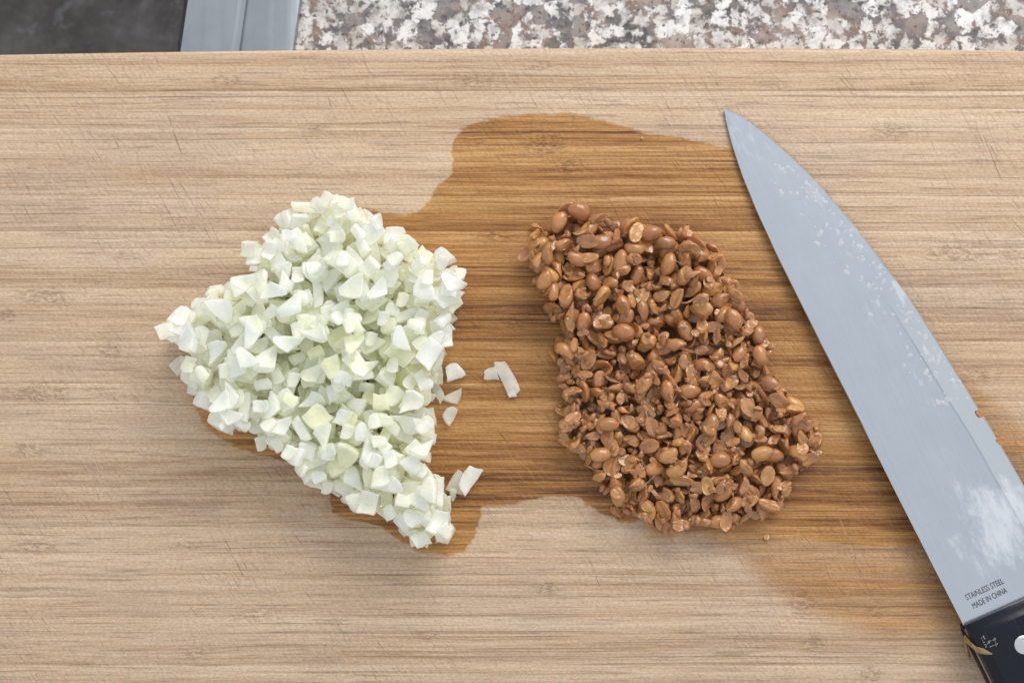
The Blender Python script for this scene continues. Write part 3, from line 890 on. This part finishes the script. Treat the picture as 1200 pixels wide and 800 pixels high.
# mound: rises from the rim, steeper on the side swept up by the knife
c0, c1 = Pmm(440, 350), Pmm(420, 470)
dist = np.minimum(np.hypot(hp.gx - c0[0], hp.gy - c0[1]), np.hypot(hp.gx - c1[0], hp.gy - c1[1]))
steep = 0.80 + 0.75 * sstep(hp.gx, Pmm(430, 400)[0], Pmm(520, 400)[0])
T = np.minimum(3.4 + hp.sd * steep * 0.85, 15.5 - dist * 0.13)
T = np.where(hp.sd > 0, np.clip(T, 3.0, 18), 0)
lx = Pmm(290, 430)[0]
T = np.where(hp.gx < lx, np.minimum(T, 5.6), T)
by = Pmm(500, 590)[1]
T = np.where(hp.gy < by, np.minimum(T, 3.8), T)
on_w = np.array([1.3, 1.4, 1.2, 1.4, 1.2, 1.0, 1.1, 0.9, 1.1, 1.0, 1.0, 0.9, 0.35, 0.3, 0.4, 0.7, 0.6, 0.7]); on_w /= on_w.sum()
def on_pose(v): return rot(RNG.uniform(0, 6.283), min(abs(RNG.normal(0, 0.34)), 1.1), RNG.uniform(0, 6.283))
hp.fill(np.minimum(T, 3.6), ON, lambda: int(RNG.choice(len(ON), p=on_w)), lambda v: rot(RNG.uniform(0, 6.283), abs(RNG.normal(0, 0.12)), RNG.uniform(0, 6.283)), 170, 8, 0.6, 1.4, 1.0, 2.4)
hp.fill(T, ON, lambda: int(RNG.choice(len(ON), p=on_w)), on_pose, 640, 9, 1.2, 1.7, 1.0, 2.4)
hp.fill(T, ON, lambda: int(RNG.choice([9, 10, 11, 15, 16, 17, 3, 8])), on_pose, 90, 12, 1.0, 2.2, 1.0, 2.6)

TINTS = {'milk white': (0.970, 0.982, 0.900), 'creamy': (0.960, 0.975, 0.80), 'pale green': (0.935, 0.965, 0.68), 'greyish translucent': (0.962, 0.95, 0.86)}
def on_tint(v, i):
    if v is None: return 'creamy'
    x, y, z = hp.out[i][2:5]
    r = random.Random(i * 7 + 3).random()
    near_rim = float(hp.sd.ravel()[np.argmin((hp.gx.ravel() - x) ** 2 + (hp.gy.ravel() - y) ** 2)]) < 5.0
    mid = math.hypot(x - c1[0], y - c1[1]) < 24
    if near_rim and z < 5.0 and r < 0.40: return 'greyish translucent'
    if mid and r < 0.30: return 'pale green'
    return 'creamy' if r > 0.62 else 'milk white'
SHAPE = {'square': 'square-cut', 'trap': 'tapering', 'wedge': 'wedge-shaped', 'strip': 'narrow strip', 'chip': 'small chip'}
def side_of(x, y, cx, cy, names):
    a = math.degrees(math.atan2(y - cy, x - cx)) % 360
    return names[int(((a + 45) % 360) // 90)]
def cover_of(heap, i, variants, shown_cache={}):
    if id(heap) not in shown_cache: shown_cache[id(heap)] = heap.shown()
    v, q, x, y, z = heap.out[i]
    pts = variants[v][1] @ np.array(q.to_matrix()).T
    cells = len(np.unique(((pts[:, 0] + x) / heap.RES).astype(int) * 5000 + ((pts[:, 1] + y) / heap.RES).astype(int)))
    f = shown_cache[id(heap)][i] / max(cells, 1)
    return 'fully exposed' if f > 0.9 else 'slightly covered' if f > 0.6 else 'half covered' if f > 0.3 else 'mostly covered'
def sd_at(heap, x, y):
    return float(heap.sd[min(heap.nx - 1, int((x - heap.x0) / heap.RES)), min(heap.ny - 1, int((y - heap.y0) / heap.RES))])
def on_describe(v, i, x, y, z):
    cx, cy = Pmm(405, 430)
    sd = sd_at(hp, x, y)
    zone = 'on heap crest' if sd > 21 else 'at heap edge' if sd < 8 else 'on heap slope'
    where = side_of(x, y, cx, cy, ('toward the beans', 'toward the granite', 'away from the beans', 'away from the granite'))
    kd = SHAPE[ON_KIND[v]]
    noun = f'{on_tint(v, i)} {kd} of onion' if 'strip' in kd or 'chip' in kd else f'{on_tint(v, i)} {kd} onion piece'
    lb = f'{noun}, {cover_of(hp, i, ON)}, {zone} {where}'
    return lb, 'diced onion in the heap'
build_heap(hp, ON, lambda v: 'onion_piece', 'buried_onion', lambda v, i: M['onion_clear'] if v is not None and on_tint(v, i).startswith('grey') else M['onion'],
           on_describe, lambda v, i: TINTS[on_tint(v, i)], 300, 'diced white onion buried deep inside the heap', 'onion', None)

# loose onion bits lying on the board
def loose(px, py, size, ang, t, label, kd='square', clear=False, seed=1, curve=0.3, tilt=0.0, z=0.0):
    me, V, F = onion_mesh(size[0], size[1], t, curve, seed, kd)
    me.materials.append(M['onion_clear'] if clear else M['onion'])
    o = link('onion_piece', me)
    q = rot(R(ang), R(tilt), R(ang + 90))
    o.rotation_mode = 'QUATERNION'; o.rotation_quaternion = q
    m = q.to_matrix()
    p = P(px, py, z + 0.001)
    o.location = (p.x, p.y, z - min((m @ Vector(v)).z for v in V) + 0.00003)
    o.color = (*TINTS['greyish translucent' if clear else 'milk white'], 1)
    tag(o, label, 'onion')
loose(212, 429, (5.2, 5.0), 40, 2.4, 'single tiny translucent onion chip lying apart beyond the heap, opposite the beans', 'chip', True, 11)
loose(403, 242, (7.2, 4.6), 5, 2.2, 'translucent onion chip just poking out of the heap toward the granite', 'chip', True, 12)
loose(533, 435, (5.8, 6.4), 20, 2.4, 'white squarish onion chip lying loose between heap and beans', 'trap', False, 13)
loose(511, 457, (9.0, 3.6), -58, 1.8, 'thin onion strip leaning against the heap beside the loose white chip', 'strip', True, 14)
loose(530, 463, (6.0, 4.4), 72, 1.6, 'loose translucent onion wedge on the wet board below the white chip', 'wedge', True, 15)
loose(527, 485, (6.8, 3.6), 62, 1.5, 'small translucent onion shard touching the loose wedge on wet wood', 'trap', True, 16)
loose(574, 438, (4.2, 4.2), 10, 1.4, 'tiny translucent onion square by the slanted strip near the beans', 'chip', True, 17)
loose(595, 443, (11.4, 4.2), -62, 1.4, 'slanted thin onion strip lying nearest to the brown beans', 'strip', True, 18)
loose(600, 462, (2.6, 2.2), 20, 1.3, 'onion crumb at the tip of the slanted thin strip', 'chip', False, 19)
loose(534, 566, (6.6, 7.6), -25, 1.3, 'flat onion flake half under a white strip on wet wood', 'trap', True, 20)
loose(550, 561, (9.4, 4.4), 58, 1.8, 'white onion strip resting against a flat flake on wet wood', 'strip', False, 21, 0.2, 0.0, 0.0013)
loose(531, 578, (2.6, 4.2), 10, 1.3, 'small onion sliver beside the flat flake and white strip', 'strip', True, 22)

# ---- fermented beans
def bean_mesh(seed, dims, kind):
    rn = random.Random(seed)
    bm = bmesh.new()
    bmesh.ops.create_icosphere(bm, subdivisions=3, radius=1.0)
    off = Vector((rn.uniform(0, 50), rn.uniform(0, 50), rn.uniform(0, 50)))
    cutn = Vector((rn.uniform(-1, 1), rn.uniform(-0.6, 0.6), rn.uniform(-0.3, 1))).normalized(); cutd = rn.uniform(0.12, 0.5)
    cut2 = Vector((rn.uniform(-1, 1), rn.uniform(-1, 1), rn.uniform(-1, 0.2))).normalized(); cutd2 = rn.uniform(0.3, 0.65)
    cf = []; rn_b = rn.uniform(-0.25, 0.25)
    for v in bm.verts:
        p = v.co.copy(); c = 0.0; bend = rn_b
        k = 1 + 0.07 * mnoise.noise(p * 1.3 + off) + 0.045 * mnoise.noise(p * 3.5 + off)
        if kind == 'whole':
            g = math.exp(-(p.y / 0.10) ** 2) * (p.z > 0) * max(0, 1 - abs(p.x) * 0.9)
            k -= 0.10 * g
            k *= 1 - 0.07 * max(0, p.x)              # one end a little slimmer
        if kind == 'wrinkled':
            k += 0.05 * math.sin(p.y * 11 + 3 * mnoise.noise(p * 2 + off)) * (1 - abs(p.x))
        p = p * k
        if kind in ('half', 'cut', 'shard'):
            if kind == 'half':
                if p.z > 0.08: c = 1.0; p.z = 0.08 + 0.14 * mnoise.noise(p * 2.6 + off) - 0.14 * math.exp(-(p.y / 0.25) ** 2)
            else:
                s = p.dot(cutn) - cutd
                if s > 0: p -= cutn * s; c = 1.0; p += cutn * 0.20 * mnoise.noise(p * 2.4 + off)
                if kind == 'shard':
                    s = p.dot(cut2) - cutd2
                    if s > 0: p -= cut2 * s; c = 1.0
                    p += Vector((mnoise.noise(p * 2.0 + off), mnoise.noise(p * 2.0 - off), mnoise.noise(p * 2.2 + off * 2))) * 0.16
        if kind == 'skin':
            p.z = p.z * 0.10 + 0.45 * p.x * p.x + 0.25 * mnoise.noise(p * 1.8 + off); c = 0.25
        p.y += bend * p.x * p.x
        v.co = Vector((p.x * dims[0], p.y * dims[1], p.z * dims[2])) * MM * 0.5
        cf.append(c)
    me = bpy.data.meshes.new('bean')
    bm.to_mesh(me); bm.free()
    me.shade_smooth(); me.set_sharp_from_angle(angle=R(50))
    me.attributes.new('cut_face', 'FLOAT', 'POINT').data.foreach_set('value', np.array(cf, np.float32))
    V = [tuple(v.co) for v in me.vertices]; F = [tuple(p.vertices) for p in me.polygons]
    return me, sample_mesh(V, F, 450) * 1000
BE, BE_KIND = [], []
for i in range(26):
    kd = ('whole', 'whole', 'wrinkled', 'half', 'cut', 'shard', 'cut', 'whole', 'half', 'shard', 'skin', 'cut', 'shard')[i % 13]
    l = random.uniform(7.2, 9.0)
    dims = (l, l * random.uniform(0.60, 0.70), l * random.uniform(0.55, 0.64))
    if kd == 'shard': dims = tuple(c * random.uniform(0.62, 0.9) for c in dims)
    if kd == 'skin': dims = (l * 0.8, l * 0.55, l * 0.6)
    BE.append(bean_mesh(500 + i, dims, kd)); BE_KIND.append(kd)
for i in range(8):                         # crumbs for the gaps
    l = random.uniform(2.6, 4.6)
    BE.append(bean_mesh(700 + i, (l, l * random.uniform(0.6, 0.9), l * random.uniform(0.5, 0.8)), 'shard')); BE_KIND.append('crumb')
bean_px = [(608,302),(620,285),(640,266),(660,244),(680,246),(700,256),(740,263),(770,270),(808,270),(816,285),(840,297),(850,315),(862,340),(878,370),(890,390),(904,402),
           (896,430),(915,455),(932,476),(950,495),(963,515),(955,540),(927,555),(917,580),(905,605),(880,612),(850,620),(820,615),(785,628),(765,620),(740,606),(725,600),
           (712,580),(690,551),(660,526),(653,505),(656,470),(650,430),(649,405),(660,390),(640,375),(633,350),(625,330)]
BP = np.array(poly_mm(bean_px))
bh = Heap(BP)
TB = np.where(bh.sd > 0, np.clip(5.0 + bh.sd * 0.36, 4.8, 10.2), 0)
low_n = np.array([[mnoise.noise(Vector((a * 0.09, b * 0.09, 3.3))) for b in bh.gy[0, ::10]] for a in bh.gx[::10, 0]])
TB = np.where(TB > 0, TB + np.kron(low_n, np.ones((10, 10)))[:bh.nx, :bh.ny] * 1.8, 0)
be_w = np.array([{'whole': 0.9, 'wrinkled': 1.2, 'half': 0.45, 'cut': 1.2, 'shard': 1.5, 'skin': 0.3, 'crumb': 0.15}[k] for k in BE_KIND])
whole_w = np.array([{'whole': 1.8, 'wrinkled': 1.6, 'half': 0.3, 'cut': 0.6, 'shard': 0.4, 'skin': 0.2, 'crumb': 0.0}[k] for k in BE_KIND])
be_w /= be_w.sum(); whole_w /= whole_w.sum()
yt_ = Pmm(700, 330)[1]
def be_pose(v): return rot(RNG.uniform(0, 6.283), RNG.normal(0, 0.36), RNG.uniform(0, 6.283), RNG.uniform(-1.2, 1.2))
class Pick:
    y = 0.0
def be_pick():
    far = sstep(np.array(Pick.y), Pmm(700, 520)[1], Pmm(700, 280)[1])
    return int(RNG.choice(len(BE), p=whole_w if RNG.random() < 0.25 + 0.5 * far else be_w))
bh.fill(np.minimum(TB, 4.5), BE, be_pick, be_pose, 400, 7, 1.2, 1.2, 1.0, 1.7)
bh.fill(TB, BE, be_pick, be_pose, 760, 9, 1.4, 1.0, 1.0, 1.7)
bh.fill(TB, BE, lambda: int(RNG.integers(len(BE) - 8, len(BE))), be_pose, 160, 5, 0.8, 2.0, 1.0, 1.7)
BT = {'tan brown': (0.560, 0.264, 0.092), 'reddish brown': (0.475, 0.195, 0.068), 'dull brown': (0.440, 0.210, 0.085), 'golden brown': (0.680, 0.355, 0.115)}
def be_tint(v, i):
    if v is None: return 'dull brown'
    return random.Random(i * 13 + 5).choice(('tan brown', 'tan brown', 'reddish brown', 'dull brown', 'golden brown'))
BSH = {'whole': 'whole smooth bean', 'wrinkled': 'whole wrinkled bean', 'half': 'split bean half', 'cut': 'cut bean', 'shard': 'chopped bean bit', 'skin': 'curled bean skin', 'crumb': 'small bean crumb'}
def be_describe(v, i, x, y, z):
    cx, cy = Pmm(775, 435)
    sd = sd_at(bh, x, y)
    zone = 'in pile centre' if sd > 16 else 'at pile edge' if sd < 6.5 else 'partway into pile'
    where = side_of(x, y, cx, cy, ('toward the knife', 'toward the granite', 'toward the onions', 'away from the granite'))
    lb = f'{be_tint(v, i)} {BSH[BE_KIND[v]]}, {cover_of(bh, i, BE)}, {zone} {where}'
    return lb, 'beans in the sticky pile'
build_heap(bh, BE, lambda v: 'bean', 'chopped_bean_mass', lambda v, i: M['bean'], be_describe, lambda v, i: BT[be_tint(v, i)], 300,
           'sticky mass of chopped brown beans filling the pile between whole ones', 'beans', None)

# the wet film the beans lie in, filling the gaps between them
def blur(a, r, times=3):
    for _ in range(times):
        for ax in (0, 1):
            p = np.pad(a, [(r, r) if k == ax else (0, 0) for k in (0, 1)], mode='edge')
            c = np.cumsum(p, axis=ax); c = np.insert(c, 0, 0, axis=ax)
            n = a.shape[ax]
            a = (np.take(c, np.arange(2 * r + 1, 2 * r + 1 + n), ax) - np.take(c, np.arange(n), ax)) / (2 * r + 1)
    return a
inside = bh.sd > 0.8
Hb = blur(np.where(inside, bh.H, 0), 3)
Zf = np.clip(np.minimum(Hb - 3.2, 1.2 * (bh.sd - 2.5)), 0.05, 20)
idx = -np.ones(bh.H.shape, int); V, F = [], []
for i in range(0, bh.nx, 2):
    for j in range(0, bh.ny, 2):
        if bh.sd[i, j] > 2.5:
            idx[i, j] = len(V); V.append((bh.gx[i, j] * MM, bh.gy[i, j] * MM, Zf[i, j] * MM))
for i in range(0, bh.nx - 2, 2):
    for j in range(0, bh.ny - 2, 2):
        q = (idx[i, j], idx[i + 2, j], idx[i + 2, j + 2], idx[i, j + 2])
        if min(q) >= 0: F.append(q)
gf = NT('bean_mash')
nv = gf.noise(gf.obj(), 300, 3, 0.5)
M['mash'] = gf.set(Base_Color=gf.ramp(nv, [(0.3, (0.12, 0.05, 0.018)), (0.5, (0.22, 0.098, 0.036)), (0.7, (0.34, 0.165, 0.065))]), Roughness=0.3, Subsurface_Weight=0.3,
                  Subsurface_Scale=0.002, Coat_Weight=0.2, Coat_Roughness=0.2, Normal=gf.bump(nv, 0.8, 0.0015))
tag(link('bean_mash', mesh('bean_mash', V, F, 179), M['mash']), 'wet brown bean mash filling the gaps under the beans', 'bean mash', None, 'stuff')

# strings of slime between neighbouring beans
V, F = [], []
Hs = bh.H
for _ in range(110):
    k = RNG.integers(0, bh.nx * bh.ny)
    i, j = divmod(int(k), bh.ny)
    if bh.sd[i, j] < 3: continue
    a = RNG.uniform(0, 6.283); L = RNG.uniform(3.5, 8.5)
    i2, j2 = int(i + L * math.cos(a) / bh.RES), int(j + L * math.sin(a) / bh.RES)
    if not (0 <= i2 < bh.nx and 0 <= j2 < bh.ny) or bh.sd[i2, j2] < 2: continue
    p, q = Vector((bh.gx[i, j], bh.gy[i, j], Hs[i, j])), Vector((bh.gx[i2, j2], bh.gy[i2, j2], Hs[i2, j2]))
    if abs(p.z - q.z) > 2.5: continue
    d = (q - p).normalized(); s = d.cross(Vector((0, 0, 1))).normalized(); u = s.cross(d)
    b = len(V); rad = RNG.uniform(0.04, 0.11)
    for m in range(7):
        f = m / 6
        c = p.lerp(q, f); c.z -= 0.6 * 4 * f * (1 - f) * 0.35
        ii, jj = int((c.x - bh.x0) / bh.RES), int((c.y - bh.y0) / bh.RES)
        c.z = max(c.z, Hs[ii, jj] + 0.02)
        rr = rad * (1 + 1.6 * abs(2 * f - 1) ** 3)
        for n_ in range(5):
            t_ = 2 * math.pi * n_ / 5
            V.append((c + s * rr * math.cos(t_) + u * rr * 0.6 * math.sin(t_)) * MM)
    for m in range(6):
        for n_ in range(5):
            F.append((b + m * 5 + n_, b + m * 5 + (n_ + 1) % 5, b + (m + 1) * 5 + (n_ + 1) % 5, b + (m + 1) * 5 + n_))
o = link('sticky_strings', mesh('sticky_strings', V, F, 179), M['slime'])
tag(o, 'thin milky strings of slime stretched between the brown beans', 'slime', None, 'stuff')

# bean crumbs apart from the pile
def crumb(px, py, z, dims, seed, label, kd='shard', tint='golden brown', tilt=0.2):
    me, pts = bean_mesh(seed, dims, kd)
    me.materials.append(M['bean'])
    o = link('bean_crumb', me)
    q = rot(seed, tilt, seed * 2.0)
    o.rotation_mode = 'QUATERNION'; o.rotation_quaternion = q
    m = q.to_matrix(); p = P(px, py, z)
    o.location = (p.x, p.y, z - min((m @ v.co).z for v in me.vertices) - 0.00004)
    o.color = (*BT[tint], 1)
    tag(o, label, 'bean crumb')
crumb(898, 629, 0, (2.4, 2.0, 1.5), 61, 'pale bean crumb on the board just off the bean pile')
v1 = KM @ Vector((*to_k(1147.5, 484), 0)); x_, y_ = to_k(1147.5, 484)
crumb(1147.5, 484, (KM @ Vector((x_, y_, blade_top(x_, y_)))).z, (3.0, 2.2, 1.2), 62, 'brown bean crumb stuck on the flat of the blade near its edge', 'half', 'tan brown')
x_, y_ = to_k(1172, 516)
crumb(1172.5, 516, (KM @ Vector((x_, y_, blade_top(x_, y_)))).z, (3.4, 2.4, 1.3), 63, 'golden bean crumb overhanging the cutting edge of the knife', 'half', 'golden brown')
crumb(752, 162, 0, (1.2, 1.0, 0.8), 64, 'tiny pale crumb on wet wood between the beans and the granite', 'shard', 'golden brown')
